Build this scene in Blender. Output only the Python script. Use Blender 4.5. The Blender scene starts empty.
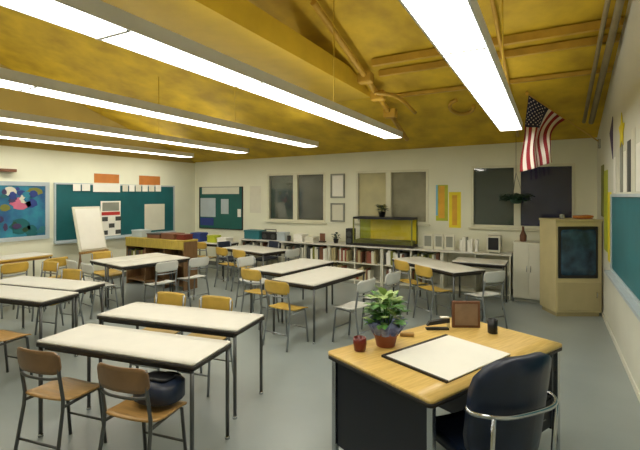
import bpy, bmesh, math, random
from mathutils import Vector, Matrix
random.seed(4)
R = math.radians
scn = bpy.context.scene
COL = scn.collection

# ------------------------------------------------------------------ camera, world, exposure
CAM_H = 1.75
YAW = math.atan(230 / 430)
cam_data = bpy.data.cameras.new('camera')
cam = bpy.data.objects.new('camera', cam_data)
COL.objects.link(cam)
cam.location = (0, 0, CAM_H)
cam.rotation_euler = (R(90), 0, YAW)
cam_data.sensor_fit = 'HORIZONTAL'
cam_data.sensor_width = 36
cam_data.lens = 430 / 640 * 36
cam_data.shift_y = -29 / 640
cam_data.clip_start = 0.02
scn.camera = cam
w = bpy.data.worlds.new('night')
scn.world = w
w.use_nodes = True
w.node_tree.nodes['Background'].inputs[0].default_value = (0.10, 0.13, 0.20, 1)
w.node_tree.nodes['Background'].inputs[1].default_value = 0.12
scn.view_settings.view_transform = 'Standard'
scn.view_settings.look = 'None'
scn.view_settings.gamma = 1
scn.view_settings.use_curve_mapping = False
scn.view_settings.exposure = 1.12
LENS_POWER = 4.6
UP_FILL_POWER = 2.7  # strength of the added upward glow that brightens the ceiling

# ------------------------------------------------------------------ materials
def lin(c):
    return tuple((v / 255 / 12.92) if v / 255 <= 0.04045 else ((v / 255 + 0.055) / 1.055) ** 2.4 for v in c)

def mat(name, rgb, rough=0.5, var=0.12, scale=6.0, metal=0.0, bump=0.0, spec=0.5, stretch=(1, 1, 1), rgb2=None, coat=0.0):
    m = bpy.data.materials.new(name)
    m.use_nodes = True
    nt = m.node_tree
    b = nt.nodes['Principled BSDF']
    a = lin(rgb)
    tc = nt.nodes.new('ShaderNodeTexCoord')
    mp = nt.nodes.new('ShaderNodeMapping')
    mp.inputs['Scale'].default_value = stretch
    nz = nt.nodes.new('ShaderNodeTexNoise')
    nz.inputs['Scale'].default_value = scale
    nz.inputs['Detail'].default_value = 4
    rp = nt.nodes.new('ShaderNodeValToRGB')
    rp.color_ramp.elements[0].position = 0.3
    rp.color_ramp.elements[1].position = 0.7
    lo = tuple(v * (1 - var) for v in a)
    hi = lin(rgb2) if rgb2 else tuple(min(1, v * (1 + var)) for v in a)
    rp.color_ramp.elements[0].color = lo + (1,)
    rp.color_ramp.elements[1].color = hi + (1,)
    nt.links.new(tc.outputs['Object'], mp.inputs['Vector'])
    nt.links.new(mp.outputs['Vector'], nz.inputs['Vector'])
    nt.links.new(nz.outputs['Fac'], rp.inputs['Fac'])
    nt.links.new(rp.outputs['Color'], b.inputs['Base Color'])
    b.inputs['Roughness'].default_value = rough
    b.inputs['Metallic'].default_value = metal
    b.inputs['Specular IOR Level'].default_value = spec
    b.inputs['Coat Weight'].default_value = coat
    if bump:
        bp = nt.nodes.new('ShaderNodeBump')
        bp.inputs['Strength'].default_value = bump
        bp.inputs['Distance'].default_value = 0.01
        nt.links.new(nz.outputs['Fac'], bp.inputs['Height'])
        nt.links.new(bp.outputs['Normal'], b.inputs['Normal'])
    return m

def emit(name, rgb, power):
    m = bpy.data.materials.new(name)
    m.use_nodes = True
    b = m.node_tree.nodes['Principled BSDF']
    b.inputs['Base Color'].default_value = (0.8, 0.8, 0.8, 1)
    b.inputs['Emission Color'].default_value = tuple(rgb) + (1,)
    b.inputs['Emission Strength'].default_value = power
    return m

def glass(name, tint=(1, 1, 1)):
    m = bpy.data.materials.new(name)
    m.use_nodes = True
    nt = m.node_tree
    nt.nodes.remove(nt.nodes['Principled BSDF'])
    out = nt.nodes['Material Output']
    tr = nt.nodes.new('ShaderNodeBsdfTransparent')
    tr.inputs[0].default_value = tuple(tint) + (1,)
    gl = nt.nodes.new('ShaderNodeBsdfGlossy')
    gl.inputs['Roughness'].default_value = 0.03
    fr = nt.nodes.new('ShaderNodeFresnel')
    fr.inputs[0].default_value = 1.5
    mx = nt.nodes.new('ShaderNodeMixShader')
    nt.links.new(fr.outputs[0], mx.inputs[0])
    nt.links.new(tr.outputs[0], mx.inputs[1])
    nt.links.new(gl.outputs[0], mx.inputs[2])
    nt.links.new(mx.outputs[0], out.inputs['Surface'])
    return m

M = {}
M['floor'] = mat('carpet', (144, 153, 152), 0.30, 0.08, 1.2, bump=0.02, spec=0.6)
M['wall'] = mat('cream_wall', (232, 232, 210), 0.7, 0.04, 1.5)
M['wall_white'] = mat('grey_cream_wall', (214, 214, 200), 0.7, 0.04, 1.5)
M['ceil'] = mat('yellow_ceiling', (186, 152, 34), 0.7, 0.16, 2.6, rgb2=(216, 180, 40), bump=0.05)
M['gable'] = mat('olive_tan_gable', (184, 162, 88), 0.7, 0.1, 1.5)
M['duct'] = mat('yellow_duct', (194, 160, 40), 0.5, 0.10, 3)
M['pipe'] = mat('ochre_pipe', (184, 144, 46), 0.5, 0.15, 5)
M['chase'] = mat('grey_pipe', (140, 126, 90), 0.5, 0.2, 5)
M['base'] = mat('grey_base', (110, 112, 105), 0.5)
M['frame_white'] = mat('white_window_frame', (222, 220, 196), 0.4, 0.04)
M['fixture'] = mat('grey_fixture', (226, 226, 222), 0.45, 0.04)
M['lens'] = emit('lit_lens', (1.0, 0.97, 0.86), LENS_POWER)
M['up'] = emit('lit_upper_lens', (1.0, 0.97, 0.86), UP_FILL_POWER)  # added fill glow for the ceiling, not a part of the fixture
M['glass'] = glass('window_glass')
M['laminate'] = mat('cream_laminate', (214, 212, 202), 0.35, 0.03, 8)
M['edge'] = mat('dark_edge', (38, 33, 28), 0.5)
M['darkmetal'] = mat('dark_steel', (92, 94, 94), 0.35, 0.1, 8, metal=0.7)
M['chrome'] = mat('chrome', (190, 195, 200), 0.22, 0.05, 8, metal=1.0)
M['tube'] = mat('chair_tube', (150, 155, 158), 0.3, 0.08, 8, metal=0.8)
M['mustardwood'] = mat('mustard_wood', (176, 154, 64), 0.45, 0.15, 5, stretch=(8, 1, 1))
M['yellowwood'] = mat('yellow_plywood', (198, 164, 72), 0.4, 0.15, 5, stretch=(1, 8, 1))
M['brownwood'] = mat('brown_plywood', (128, 98, 66), 0.35, 0.2, 5, stretch=(1, 8, 1))
M['tanwood'] = mat('tan_plywood', (176, 138, 80), 0.35, 0.2, 5, stretch=(1, 8, 1))
M['paleplastic'] = mat('pale_plastic', (205, 206, 200), 0.35, 0.04)
M['navyplastic'] = mat('navy_plastic', (38, 46, 66), 0.4, 0.1)
M['deskwood'] = mat('desk_oak', (219, 181, 98), 0.35, 0.14, 7, stretch=(1, 10, 1), rgb2=(228, 194, 116))
M['desk_black'] = mat('blue_black_panel', (14, 19, 32), 0.4, 0.1)
M['black'] = mat('black_paint', (20, 22, 26), 0.4, 0.1)
M['navyvinyl'] = mat('navy_vinyl', (24, 36, 58), 0.38, 0.2, 8, bump=0.1)
M['white'] = mat('white_paper', (238, 236, 226), 0.6, 0.02)
M['offwhite'] = mat('offwhite_paint', (218, 216, 198), 0.5, 0.03)
M['teal'] = mat('teal_chalkboard', (16, 92, 98), 0.5, 0.15, 2)
M['tealblue'] = mat('teal_blue_chalkboard', (40, 108, 118), 0.5, 0.12, 2)
M['green'] = mat('dark_green_board', (26, 92, 86), 0.6, 0.1, 2)
M['frame_grey'] = mat('pale_aluminium', (178, 190, 196), 0.4, 0.05)
M['orange'] = mat('orange_card', (194, 120, 52), 0.6, 0.08)
M['yellow'] = mat('yellow_card', (236, 216, 40), 0.6, 0.06)
M['amber'] = mat('amber_card', (220, 168, 48), 0.6, 0.1)
M['lime'] = mat('lime_card', (176, 184, 50), 0.6, 0.15, 5)
M['olive'] = mat('olive', (120, 122, 50), 0.6, 0.15, 5)
M['blue'] = mat('blue_card', (40, 60, 130), 0.6, 0.1)
M['skyblue'] = mat('sky_card', (120, 185, 215), 0.6, 0.05)
M['red'] = mat('red_card', (186, 52, 48), 0.6, 0.1)
M['pink'] = mat('pink_card', (205, 110, 140), 0.6, 0.1)
M['grey'] = mat('grey_card', (140, 142, 130), 0.6, 0.1)
M['darkgrey'] = mat('dark_grey', (66, 68, 66), 0.6, 0.1)
M['brown'] = mat('brown_card', (112, 72, 48), 0.6, 0.15)
M['dullbrown'] = mat('dull_brown', (138, 114, 92), 0.6, 0.2, 9)
M['maroon'] = mat('dark_red_glaze', (112, 36, 26), 0.3, 0.1)
M['terracotta'] = mat('terracotta', (142, 80, 62), 0.6, 0.12)
M['purple'] = mat('purple_felt', (66, 54, 92), 0.7, 0.1)
M['bluefoil'] = mat('blue_foil', (60, 74, 140), 0.3, 0.5, 14, rgb2=(150, 160, 200))
M['leaf'] = mat('leaf_green', (62, 124, 62), 0.45, 0.35, 12, rgb2=(110, 160, 80))
M['leaf_pale'] = mat('leaf_pale', (166, 190, 120), 0.45, 0.2, 12)
M['leaf_dark'] = mat('leaf_dark', (36, 70, 50), 0.5, 0.3, 12)
M['soil'] = mat('soil', (50, 38, 28), 0.9)
M['beige'] = mat('beige_cabinet', (196, 184, 138), 0.5, 0.05)
M['beige_dark'] = mat('beige_panel', (176, 164, 122), 0.5, 0.05)
M['shade_green'] = mat('green_grey_shade', (84, 92, 76), 0.6, 0.3, 3)
M['shade_grey'] = mat('grey_shade', (96, 98, 86), 0.6, 0.2, 3)
M['shade_beige'] = mat('beige_shade', (220, 212, 164), 0.6, 0.12, 3)
M['shade_taupe'] = mat('taupe_shade', (164, 160, 132), 0.6, 0.2, 3)
M['shade_dark'] = mat('charcoal_shade', (58, 72, 64), 0.6, 0.15, 3)
M['shade_navy'] = mat('navy_shade', (22, 32, 84), 0.6, 0.15, 3)
M['flagred'] = mat('flag_red', (150, 38, 46), 0.8, 0.06)
M['flagwhite'] = mat('flag_white', (236, 226, 216), 0.8, 0.03)
M['flagblue'] = mat('flag_blue', (34, 38, 72), 0.8, 0.06)
M['mural'] = mat('mural_blue', (42, 96, 160), 0.6, 0.35, 3.5, rgb2=(44, 140, 160))
M['screen'] = mat('dark_screen', (14, 30, 50), 0.25, 0.3, 5, rgb2=(54, 90, 116))

# ------------------------------------------------------------------ mesh helpers
class MB:
    def __init__(self):
        self.bm = bmesh.new()

    def box(self, x0, x1, y0, y1, z0, z1, rot=0.0, bev=0.0, mi=0):
        cx, cy, cz = (x0 + x1) / 2, (y0 + y1) / 2, (z0 + z1) / 2
        mt = Matrix.Translation((cx, cy, cz)) @ Matrix.Rotation(rot, 4, 'Z') @ Matrix.Diagonal((x1 - x0, y1 - y0, z1 - z0, 1))
        g = bmesh.ops.create_cube(self.bm, size=1, matrix=mt)
        fs = set(f for v in g['verts'] for f in v.link_faces)
        for f in fs:
            f.material_index = mi
        if bev:
            es = list(set(e for v in g['verts'] for e in v.link_edges))
            r = bmesh.ops.bevel(self.bm, geom=es, offset=bev, segments=2, affect='EDGES', profile=0.5)
            for f in r['faces']:
                f.material_index = mi
        return self

    def tube(self, pts, r, seg=8, mi=0, smooth_path=0):
        pts = [Vector(p) for p in pts]
        if smooth_path:
            out = []
            n = len(pts)
            for i in range(n - 1):
                p0, p1, p2, p3 = pts[max(i - 1, 0)], pts[i], pts[i + 1], pts[min(i + 2, n - 1)]
                for k in range(smooth_path):
                    t = k / smooth_path
                    out.append(0.5 * ((2 * p1) + (p2 - p0) * t + (2 * p0 - 5 * p1 + 4 * p2 - p3) * t * t + (3 * p1 - p0 - 3 * p2 + p3) * t ** 3))
            out.append(pts[-1])
            pts = out
        rs = r if isinstance(r, (list, tuple)) else [r] * len(pts)
        if len(rs) != len(pts):
            rs = [rs[0] + (rs[-1] - rs[0]) * i / (len(pts) - 1) for i in range(len(pts))]
        rings = []
        for i, p in enumerate(pts):
            d = (pts[min(i + 1, len(pts) - 1)] - pts[max(i - 1, 0)]).normalized()
            a = Vector((0, 0, 1)) if abs(d.z) < 0.95 else Vector((1, 0, 0))
            u = d.cross(a).normalized()
            v = d.cross(u)
            rings.append([self.bm.verts.new(p + rs[i] * (u * math.cos(2 * math.pi * k / seg) + v * math.sin(2 * math.pi * k / seg))) for k in range(seg)])
        for i in range(len(rings) - 1):
            for k in range(seg):
                f = self.bm.faces.new((rings[i][k], rings[i][(k + 1) % seg], rings[i + 1][(k + 1) % seg], rings[i + 1][k]))
                f.smooth = True
                f.material_index = mi
        for ring in (rings[0], rings[-1]):
            f = self.bm.faces.new(ring)
            f.material_index = mi
        return self

    def lathe(self, prof, cx=0, cy=0, seg=20, mi=0):
        rings = []
        for (r, z) in prof:
            rings.append([self.bm.verts.new((cx + r * math.cos(2 * math.pi * k / seg), cy + r * math.sin(2 * math.pi * k / seg), z)) for k in range(seg)])
        for i in range(len(rings) - 1):
            for k in range(seg):
                f = self.bm.faces.new((rings[i][k], rings[i][(k + 1) % seg], rings[i + 1][(k + 1) % seg], rings[i + 1][k]))
                f.smooth = True
                f.material_index = mi
        for ring in (rings[0], rings[-1]):
            f = self.bm.faces.new(ring)
            f.material_index = mi
        return self

    def panel(self, w, h, cr, th, fn, n=14, mi=0):
        """rounded rectangle w x h, thickness th; fn(u, v, side) -> point"""
        xs = [-w / 2 + cr * (1 - math.cos(math.pi / 2 * k / 4)) for k in range(5)]
        mid = [(-w / 2 + cr) + (w - 2 * cr) * k / n for k in range(1, n)]
        xs = xs + mid + [-x for x in reversed(xs)]
        grid = {}
        rows = 6
        for s in (0, 1):
            for i, x in enumerate(xs):
                e = max(0.0, abs(x) - (w / 2 - cr))
                hh = h / 2 - cr + math.sqrt(max(0.0, cr * cr - e * e))
                for j in range(rows + 1):
                    z = -hh + 2 * hh * j / rows
                    grid[(s, i, j)] = self.bm.verts.new(fn(x, z, th * (s - 0.5)))
        nx = len(xs)
        def q(*k):
            f = self.bm.faces.new([grid[a] for a in k])
            f.material_index = mi
            f.smooth = True
        for i in range(nx - 1):
            for j in range(rows):
                q((0, i, j), (0, i + 1, j), (0, i + 1, j + 1), (0, i, j + 1))
                q((1, i, j), (1, i, j + 1), (1, i + 1, j + 1), (1, i + 1, j))
            q((0, i, 0), (1, i, 0), (1, i + 1, 0), (0, i + 1, 0))
            q((0, i, rows), (0, i + 1, rows), (1, i + 1, rows), (1, i, rows))
        for j in range(rows):
            q((0, 0, j), (0, 0, j + 1), (1, 0, j + 1), (1, 0, j))
            q((0, nx - 1, j), (1, nx - 1, j), (1, nx - 1, j + 1), (0, nx - 1, j + 1))
        return self

    def poly(self, pts, mi=0, th=None):
        vs = [self.bm.verts.new(p) for p in pts]
        f = self.bm.faces.new(vs)
        f.material_index = mi
        if th is not None:
            r = bmesh.ops.extrude_face_region(self.bm, geom=[f])
            nv = [v for v in r['geom'] if isinstance(v, bmesh.types.BMVert)]
            bmesh.ops.translate(self.bm, verts=nv, vec=th)
            for v in nv:
                for ff in v.link_faces:
                    ff.material_index = mi
        return self

    def build(self, name, m, parent=None):
        me = bpy.data.meshes.new(name)
        bmesh.ops.recalc_face_normals(self.bm, faces=self.bm.faces[:])
        self.bm.to_mesh(me)
        self.bm.free()
        for mm in (m if isinstance(m, (list, tuple)) else [m]):
            me.materials.append(M[mm] if isinstance(mm, str) else mm)
        o = bpy.data.objects.new(name, me)
        COL.objects.link(o)
        if parent:
            o.parent = parent
        return o

def tag(o, label, cat, group=None):
    o['label'] = label
    o['category'] = cat
    if group:
        o['group'] = group
    return o

def thing(name, label, cat, loc=(0, 0, 0), rz=0.0, group=None):
    o = bpy.data.objects.new(name, None)
    o.empty_display_size = 0.1
    COL.objects.link(o)
    o.location = loc
    o.rotation_euler = (0, 0, R(rz))
    return tag(o, label, cat, group)

def struct(name, mb, m, parent=None):
    o = mb.build(name, m, parent)
    if parent is None:
        o['kind'] = 'structure'
    return o

def dup(root, loc, rz, label, group=None):
    r = root.copy()
    COL.objects.link(r)
    r.location = loc
    r.rotation_euler = (0, 0, R(rz))
    r['label'] = label
    if group:
        r['group'] = group
    for ch in list(root.children):
        c = ch.copy()
        COL.objects.link(c)
        c.parent = r
        for g in ch.children:
            d = g.copy()
            COL.objects.link(d)
            d.parent = c
    return r

# ------------------------------------------------------------------ room
XL, XR, YB, YF = -8.15, 0.68, 8.34, -1.6
YK = 2.8     # the roof is level in front of this depth
def roof_z(x, y):
    return CAM_H + 0.873 + 0.0095 * (x + 8.15) + 0.30 * (YB - max(y, YK))

struct('floor', MB().box(XL - .2, XR + .2, YF - .2, YB + .2, -0.15, 0), 'floor')

def roof(name, y0, y1):
    b = MB()
    p = [(XL - .2, y0), (XR + .2, y0), (XR + .2, y1), (XL - .2, y1)]
    lo = [(x, y, CAM_H + 0.873 + 0.0095 * (x + 8.15) + 0.30 * (YB - (YK if y < YK else y))) for x, y in p]
    b.poly(lo, 0, th=Vector((0, 0, 0.18)))
    return b
b = MB()
for y0, y1 in ((YF - .2, YK), (YK, YB + .2)):
    p = [(XL - .2, y0), (XR + .2, y0), (XR + .2, y1), (XL - .2, y1)]
    b.poly([(x, y, CAM_H + 0.873 + 0.0095 * (x + 8.15) + 0.30 * (YB - max(y, YK))) for x, y in p], 0, th=Vector((0, 0, 0.18)))
struct('ceiling', b, 'ceil')

def side_wall(x0, x1):
    b = MB()
    xin = x1 if x1 < 0 and abs(x1 - XL) < 1e-6 else x0
    pts = [(x0, YF, 0), (x0, YB, 0), (x0, YB, roof_z(xin, YB)), (x0, YK, roof_z(xin, YK)), (x0, YF, roof_z(xin, YF))]
    b.poly(pts, 0, th=Vector((x1 - x0, 0, 0)))
    return b
struct('wall_left', side_wall(XL - .2, XL), 'wall')
gz = CAM_H + 0.85
b = MB().poly([(XL, YF, gz), (XL, YB, gz), (XL, YB, roof_z(XL, YB) - .004), (XL, YK, roof_z(XL, YK) - .004), (XL, YF, roof_z(XL, YF) - .004)], 0, th=Vector((.012, 0, 0)))
struct('trim_1', b, 'gable')
struct('wall_right', side_wall(XR, XR + .2), 'wall_white')
struct('wall_front', MB().box(XL, XR, YF - .2, YF, 0, roof_z(0, YF) - 0.09), 'wall')
# back wall with three openings
W = [(-5.86, -4.33, 1.17, 2.27), (-3.60, -2.08, 1.20, 2.27), (-1.29, 0.37, 1.18, 2.30)]
b = MB()
xs = [XL - .2] + [v for wd in W for v in wd[:2]] + [XR + .2]
for i in range(0, len(xs) - 1):
    if i % 2 == 0:
        b.box(xs[i], xs[i + 1], YB, YB + .2, 0, 2.60)
    else:
        wd = W[i // 2]
        b.box(xs[i], xs[i + 1], YB, YB + .2, 0, wd[2])
        b.box(xs[i], xs[i + 1], YB, YB + .2, wd[3], 2.60)
b.poly([(XL - .2, YB, 2.60), (XR + .2, YB, 2.60), (XR + .2, YB, roof_z(XR + .2, YB)), (XL - .2, YB, roof_z(XL - .2, YB))], 0, th=Vector((0, .2, -.005)))
struct('wall_back', b, 'wall')
backings = [('shade_green', 'shade_grey'), ('shade_beige', 'shade_taupe'), ('shade_dark', 'shade_navy')]
mull = [0.5, 0.47, 0.47]
for i, (x0, x1, z0, z1) in enumerate(W):
    fr = MB()
    t = 0.045
    fr.box(x0, x0 + t, YB - .015, YB + .12, z0, z1, bev=.004).box(x1 - t, x1, YB - .015, YB + .12, z0, z1, bev=.004)
    fr.box(x0 + t, x1 - t, YB - .015, YB + .12, z1 - t, z1, bev=.004).box(x0 + t, x1 - t, YB - .015, YB + .12, z0, z0 + t, bev=.004)
    xm = x0 + (x1 - x0) * mull[i]
    mw = 0.055
    fr.box(xm - mw, xm + mw, YB - .015, YB + .12, z0 + t, z1 - t, bev=.004)
    wo = struct('window_%d' % (i + 1), fr, 'frame_white')
    sill = MB().box(x0 - .04, x1 + .04, YB - .06, YB, z0 - .035, z0 - .002, bev=.006).build('window_sill', 'frame_white', wo)
    for k, (a, c) in enumerate(((x0 + t, xm - mw), (xm + mw, x1 - t))):
        MB().box(a, c, YB + .03, YB + .036, z0 + t, z1 - t).build('pane', 'glass', wo)
        MB().box(a, c, YB + .07, YB + .075, z0 + t, z1 - t).build('shade', backings[i][k], wo)  # coloured panel behind the glass gives each pane its tone
struct('baseboard_back', MB().box(XL + .03, XR - .03, YB - .015, YB, 0, .10), 'base')
struct('baseboard_left', MB().box(XL, XL + .015, YF, YB, 0, .10), 'base')
struct('baseboard_right', MB().box(XR - .012, XR, YF, YB, 0, .06), 'wall_white')

# ------------------------------------------------------------------ ceiling steelwork, ducts and pipes
def roofpipe(pts, r, drop):
    return [(x, y, roof_z(x, y) - drop) for x, y in pts]
b = MB()
prof = [(-1.4, CAM_H + 1.50), (6.15, CAM_H + 1.50), (6.15, roof_z(-3.05, 6.15) - .02), (5.35, CAM_H + 1.76), (-1.4, CAM_H + 1.76)]
b.poly([(-3.05, y, z) for y, z in prof], 0, th=Vector((.65, 0, 0)))
tag(b.build('air_duct', 'duct'), 'long square yellow air duct under the roof beside the second ceiling light', 'duct')
for nm, y, zz, lab in (('cross_beam', 5.33, .11, 'ochre ceiling beam crossing the room, the nearest of the cross members'),
                       ('cross_beam', 5.60, .10, 'ochre ceiling beam just behind the nearest cross member'),
                       ('cross_beam', 6.25, .07, 'slim ochre ceiling beam third from the camera, above the lamp ends')):
    b = MB()
    xl, xr = -2.08, XR - .02
    b.poly([(xl, y, roof_z(xl, y) - zz), (xr, y, roof_z(xr, y) - zz), (xr, y, roof_z(xr, y) - .023), (xl, y, roof_z(xl, y) - .023)], th=Vector((0, .07, 0)))
    tag(b.build(nm, 'pipe'), lab, 'beam', 'ceiling cross beams')
o = MB().tube(roofpipe([(.60, 4.0), (.58, 5.0), (.53, 7.4)], .03, .16), .036).tube(roofpipe([(.50, 4.0), (.48, 5.0), (.44, 7.4)], .02, .15), .024).build('ceiling_pipe', 'chase')
tag(o, 'pair of grey-brown pipes running up the roof along the right wall', 'pipe')
o = MB().tube(roofpipe([(-.51, 3.9), (-.46, 7.7)], .02, .16), .022).build('electrical_conduit', 'pipe')
tag(o, 'thin brown conduit running along the roof beside the rightmost light', 'pipe')
sp = thing('sprinkler_pipe', 'ochre pipe with valves and joints on the ceiling right of the second light', 'pipe', (0, 0, 0))
MB().tube(roofpipe([(-2.22, 4.0), (-2.22, 5.6), (-2.25, 7.5)], .035, .17), .036, 10).build('pipe', 'pipe', sp)
for y in (5.47, 5.95, 6.5):
    z = roof_z(-2.22, y) - .17
    MB().box(-2.32, -2.12, y - .07, y + .07, z - .08, z + .06, bev=.02).build('joint_box', 'pipe', sp)
MB().tube([(-2.20, 5.75, roof_z(-2.2, 5.75) - .24), (-1.95, 6.0, roof_z(-1.95, 6.0) - .20), (-1.85, 6.6, roof_z(-1.85, 6.6) - .16)], .028, 8, smooth_path=6).build('branch_pipe', 'pipe', sp)
rp = MB()
pts = []
for k in range(15):
    a = k / 14 * 2 * math.pi * .72
    x, y = -1.18 + .17 * math.cos(a), 6.75 + .22 * math.sin(a)
    pts.append((x, y, roof_z(x, y) - .07))
tag(rp.tube(pts, .028, 8).build('flexible_hose', 'pipe'), 'curled ochre flexible hose on the ceiling left of the rightmost light', 'hose')

# ------------------------------------------------------------------ ceiling lights
LH = CAM_H + 0.90
LIGHTS = [(-.47, 6.43, 'rightmost long fluorescent ceiling light, seen nearly end-on'),
          (-2.15, 6.45, 'long fluorescent ceiling light second from the right, crossing the top of the view'),
          (-3.87, 6.90, 'long fluorescent ceiling light third from the right, middle of the five'),
          (-5.68, 7.20, 'long fluorescent ceiling light next to the one by the left wall'),
          (-7.42, 7.40, 'long fluorescent ceiling light nearest the left wall')]
for x, y1, lab in LIGHTS:
    y0 = y1 - 6.1
    t = thing('ceiling_light', lab, 'ceiling light', (x, 0, LH), 0, 'rows of fluorescent ceiling lights')
    hb = MB()
    hb.box(-.145, -.133, y0, y1, 0.0, .075).box(.133, .145, y0, y1, 0.0, .075)
    hb.box(-.145, .145, y0, y1, .075, .09)
    hb.build('housing', 'fixture', t)
    MB().box(-.145, .145, y0 - .012, y0, 0, .09).build('end_cap', 'fixture', t)
    MB().box(-.145, .145, y1, y1 + .012, 0, .09).build('end_cap', 'fixture', t)
    n = 5
    seg = (y1 - y0) / n
    for k in range(n):
        MB().box(-.132, .132, y0 + k * seg + .006, y0 + (k + 1) * seg - .006, .002, .03).build('lens', 'lens', t)
        if k:
            MB().box(-.132, .132, y0 + k * seg - .012, y0 + k * seg + .012, -.006, .0015).build('seam_strip', 'fixture', t)
    MB().box(-.06, .06, y0 + .05, y1 - .25, .091, .101).build('upper_lens', 'up', t)  # glowing strip added on top to brighten the ceiling
    for yy in (y0 + .35, y1 - 2.3):
        zr = roof_z(x, yy)
        for sx in (.1, ):
            MB().tube([(sx, yy, .09), (sx, yy, zr - LH - .004)], .006, 6).build('hanger_rod', 'duct', t)

# ------------------------------------------------------------------ wall boards and papers
def wallbox(side, a0, a1, z0, z1, d0, d1, mb=None, bev=0.0, mi=0):
    """a box against a wall: side L/R use Y for a, B uses X; d = distance from wall"""
    mb = mb or MB()
    if side == 'L':
        mb.box(XL + d0, XL + d1, a0, a1, z0, z1, bev=bev, mi=mi)
    elif side == 'R':
        mb.box(XR - d1, XR - d0, a0, a1, z0, z1, bev=bev, mi=mi)
    else:
        mb.box(a0, a1, YB - d1, YB - d0, z0, z1, bev=bev, mi=mi)
    return mb

def framed(name, label, cat, side, a0, a1, z0, z1, surf, frame, fw=.04, depth=.03, tray=False, group=None, pname='panel'):
    c = {'L': (XL, (a0 + a1) / 2, z0), 'R': (XR, (a0 + a1) / 2, z0), 'B': ((a0 + a1) / 2, YB, z0)}[side]
    t = thing(name, label, cat, c, 0, group)
    off = Matrix.Translation(-Vector(c))
    def put(n, mb, m):
        bmesh.ops.transform(mb.bm, matrix=off, verts=mb.bm.verts[:])
        return mb.build(n, m, t)
    put(pname, wallbox(side, a0 + fw, a1 - fw, z0 + fw, z1 - fw, 0.001, depth * .5), surf)
    f = MB()
    wallbox(side, a0, a0 + fw, z0, z1, .001, depth, f)
    wallbox(side, a1 - fw, a1, z0, z1, .001, depth, f)
    wallbox(side, a0 + fw, a1 - fw, z0, z0 + fw, .001, depth, f)
    wallbox(side, a0 + fw, a1 - fw, z1 - fw, z1, .001, depth, f)
    put('frame', f, frame)
    if tray:
        put('chalk_tray', wallbox(side, a0, a1, z0 - .03, z0, .001, .09), frame)
    return t

# left wall: mural
mu = framed('mural_board', 'bright blue painted mural board in a pale frame on the left wall', 'mural', 'L', 2.9, 4.63, .97, 2.0, 'mural', 'frame_grey', .07)
mb = MB()
def blob(cy, cz, ry, rz, mi, d):
    pts = [(d, cy + ry * math.cos(2 * math.pi * k / 14) * (1 + .2 * math.sin(3 * k)), cz + rz * math.sin(2 * math.pi * k / 14)) for k in range(14)]
    mb.poly(pts, mi, th=Vector((.002, 0, 0)))
mc = (2.9 + 4.63) / 2
for (py, z, ry, rz, mi, d) in [(3.98, 1.83, .10, .08, 0, 0), (4.15, 1.62, .16, .11, 1, 0), (4.20, 1.70, .07, .08, 0, .003), (4.38, 1.83, .13, .07, 2, 0), (4.16, 1.80, .08, .05, 3, 0),
                               (4.32, 1.62, .10, .08, 3, 0), (4.14, 1.22, .16, .14, 4, 0), (4.32, 1.12, .10, .12, 4, .0), (4.05, 1.25, .04, .06, 5, .003), (4.22, 1.16, .05, .04, 5, .003), (3.9, 1.55, .08, .06, 2, 0), (3.6, 1.7, .12, .12, 1, 0)]:
    blob(py - mc, z - .97, ry, rz, mi, .016 + d)
rm = random.Random(8)
for k in range(34):
    blob(rm.uniform(-.72, .76), rm.uniform(.14, .92), rm.uniform(.03, .08), rm.uniform(.03, .07), rm.randrange(6, 10), .0215 + .0002 * k)
mb.build('artwork', ['offwhite', 'pink', 'olive', 'blue', 'teal', 'leaf_dark', 'tealblue', 'blue', 'mural', 'purple'], mu)
# left wall: chalkboard
cb = framed('chalkboard', 'long dark teal chalkboard on the left wall behind the easel', 'chalkboard', 'L', 4.72, 7.62, .88, 2.0, 'teal', 'frame_grey', .03, tray=True)
def flat(name, label, cat, side, a0, a1, z0, z1, m, d0=.001, th=.004, group=None):
    return tag(wallbox(side, a0, a1, z0, z1, d0, d0 + th).build(name, m), label, cat, group)
def lw(px, py):   # pixel on the left wall plane, used once to read positions off the photograph
    t = (px - 320) / 430
    c, s = math.cos(YAW), math.sin(YAW)
    d = XL / (t * c - s)
    return d * (c + t * s), CAM_H - (py - 196) / 430 * d
def lflat(name, label, cat, p, m, d0=.001, th=.004, group=None):
    y0, z1 = lw(p[0], p[1]); y1, _ = lw(p[2], p[3])
    _, z0 = lw((p[0] + p[2]) / 2, p[3]); _, z1 = lw((p[0] + p[2]) / 2, p[1])
    return flat(name, label, cat, 'L', y0, y1, z0, z1, m, d0, th, group)
lflat('sign', 'orange sign high on the left wall, the left one of two', 'sign', (94, 174, 119, 183), 'orange', group='orange signs above the chalkboard')
lflat('sign', 'orange sign high on the left wall, the right one of two', 'sign', (139, 176, 160, 185), 'orange', group='orange signs above the chalkboard')
for k, (p0, p1) in enumerate(((72, 79.5), (81, 89))):
    lflat('letter_card', '%s white card of the two at the chalkboard top above the easel' % ('left', 'right')[k], 'card', (p0, 184, p1, 191), 'white', .032, group='white cards along the chalkboard top')
lflat('paper_strip', 'long white paper strip right below the left orange sign', 'paper', (92, 184, 119, 192), 'white', .032)
for k, nm in enumerate(('leftmost', 'second', 'third', 'fourth', 'fifth', 'rightmost')):
    lflat('letter_card', '%s white card in the row of six below the right orange sign' % nm, 'card', (121.5 + k * 6.6, 185, 126.9 + k * 6.6, 191.5), 'white' if k % 2 else 'offwhite', .032, group='white cards along the chalkboard top')
ps = MB()
y0, _ = lw(100, 218); y1, _ = lw(120, 218); _, zt = lw(110, 201); zb = .915
zs = zt - .42 * (zt - zb)
wallbox('L', y0, y1, zb, zt, .017, .021, ps, mi=0)
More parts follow.
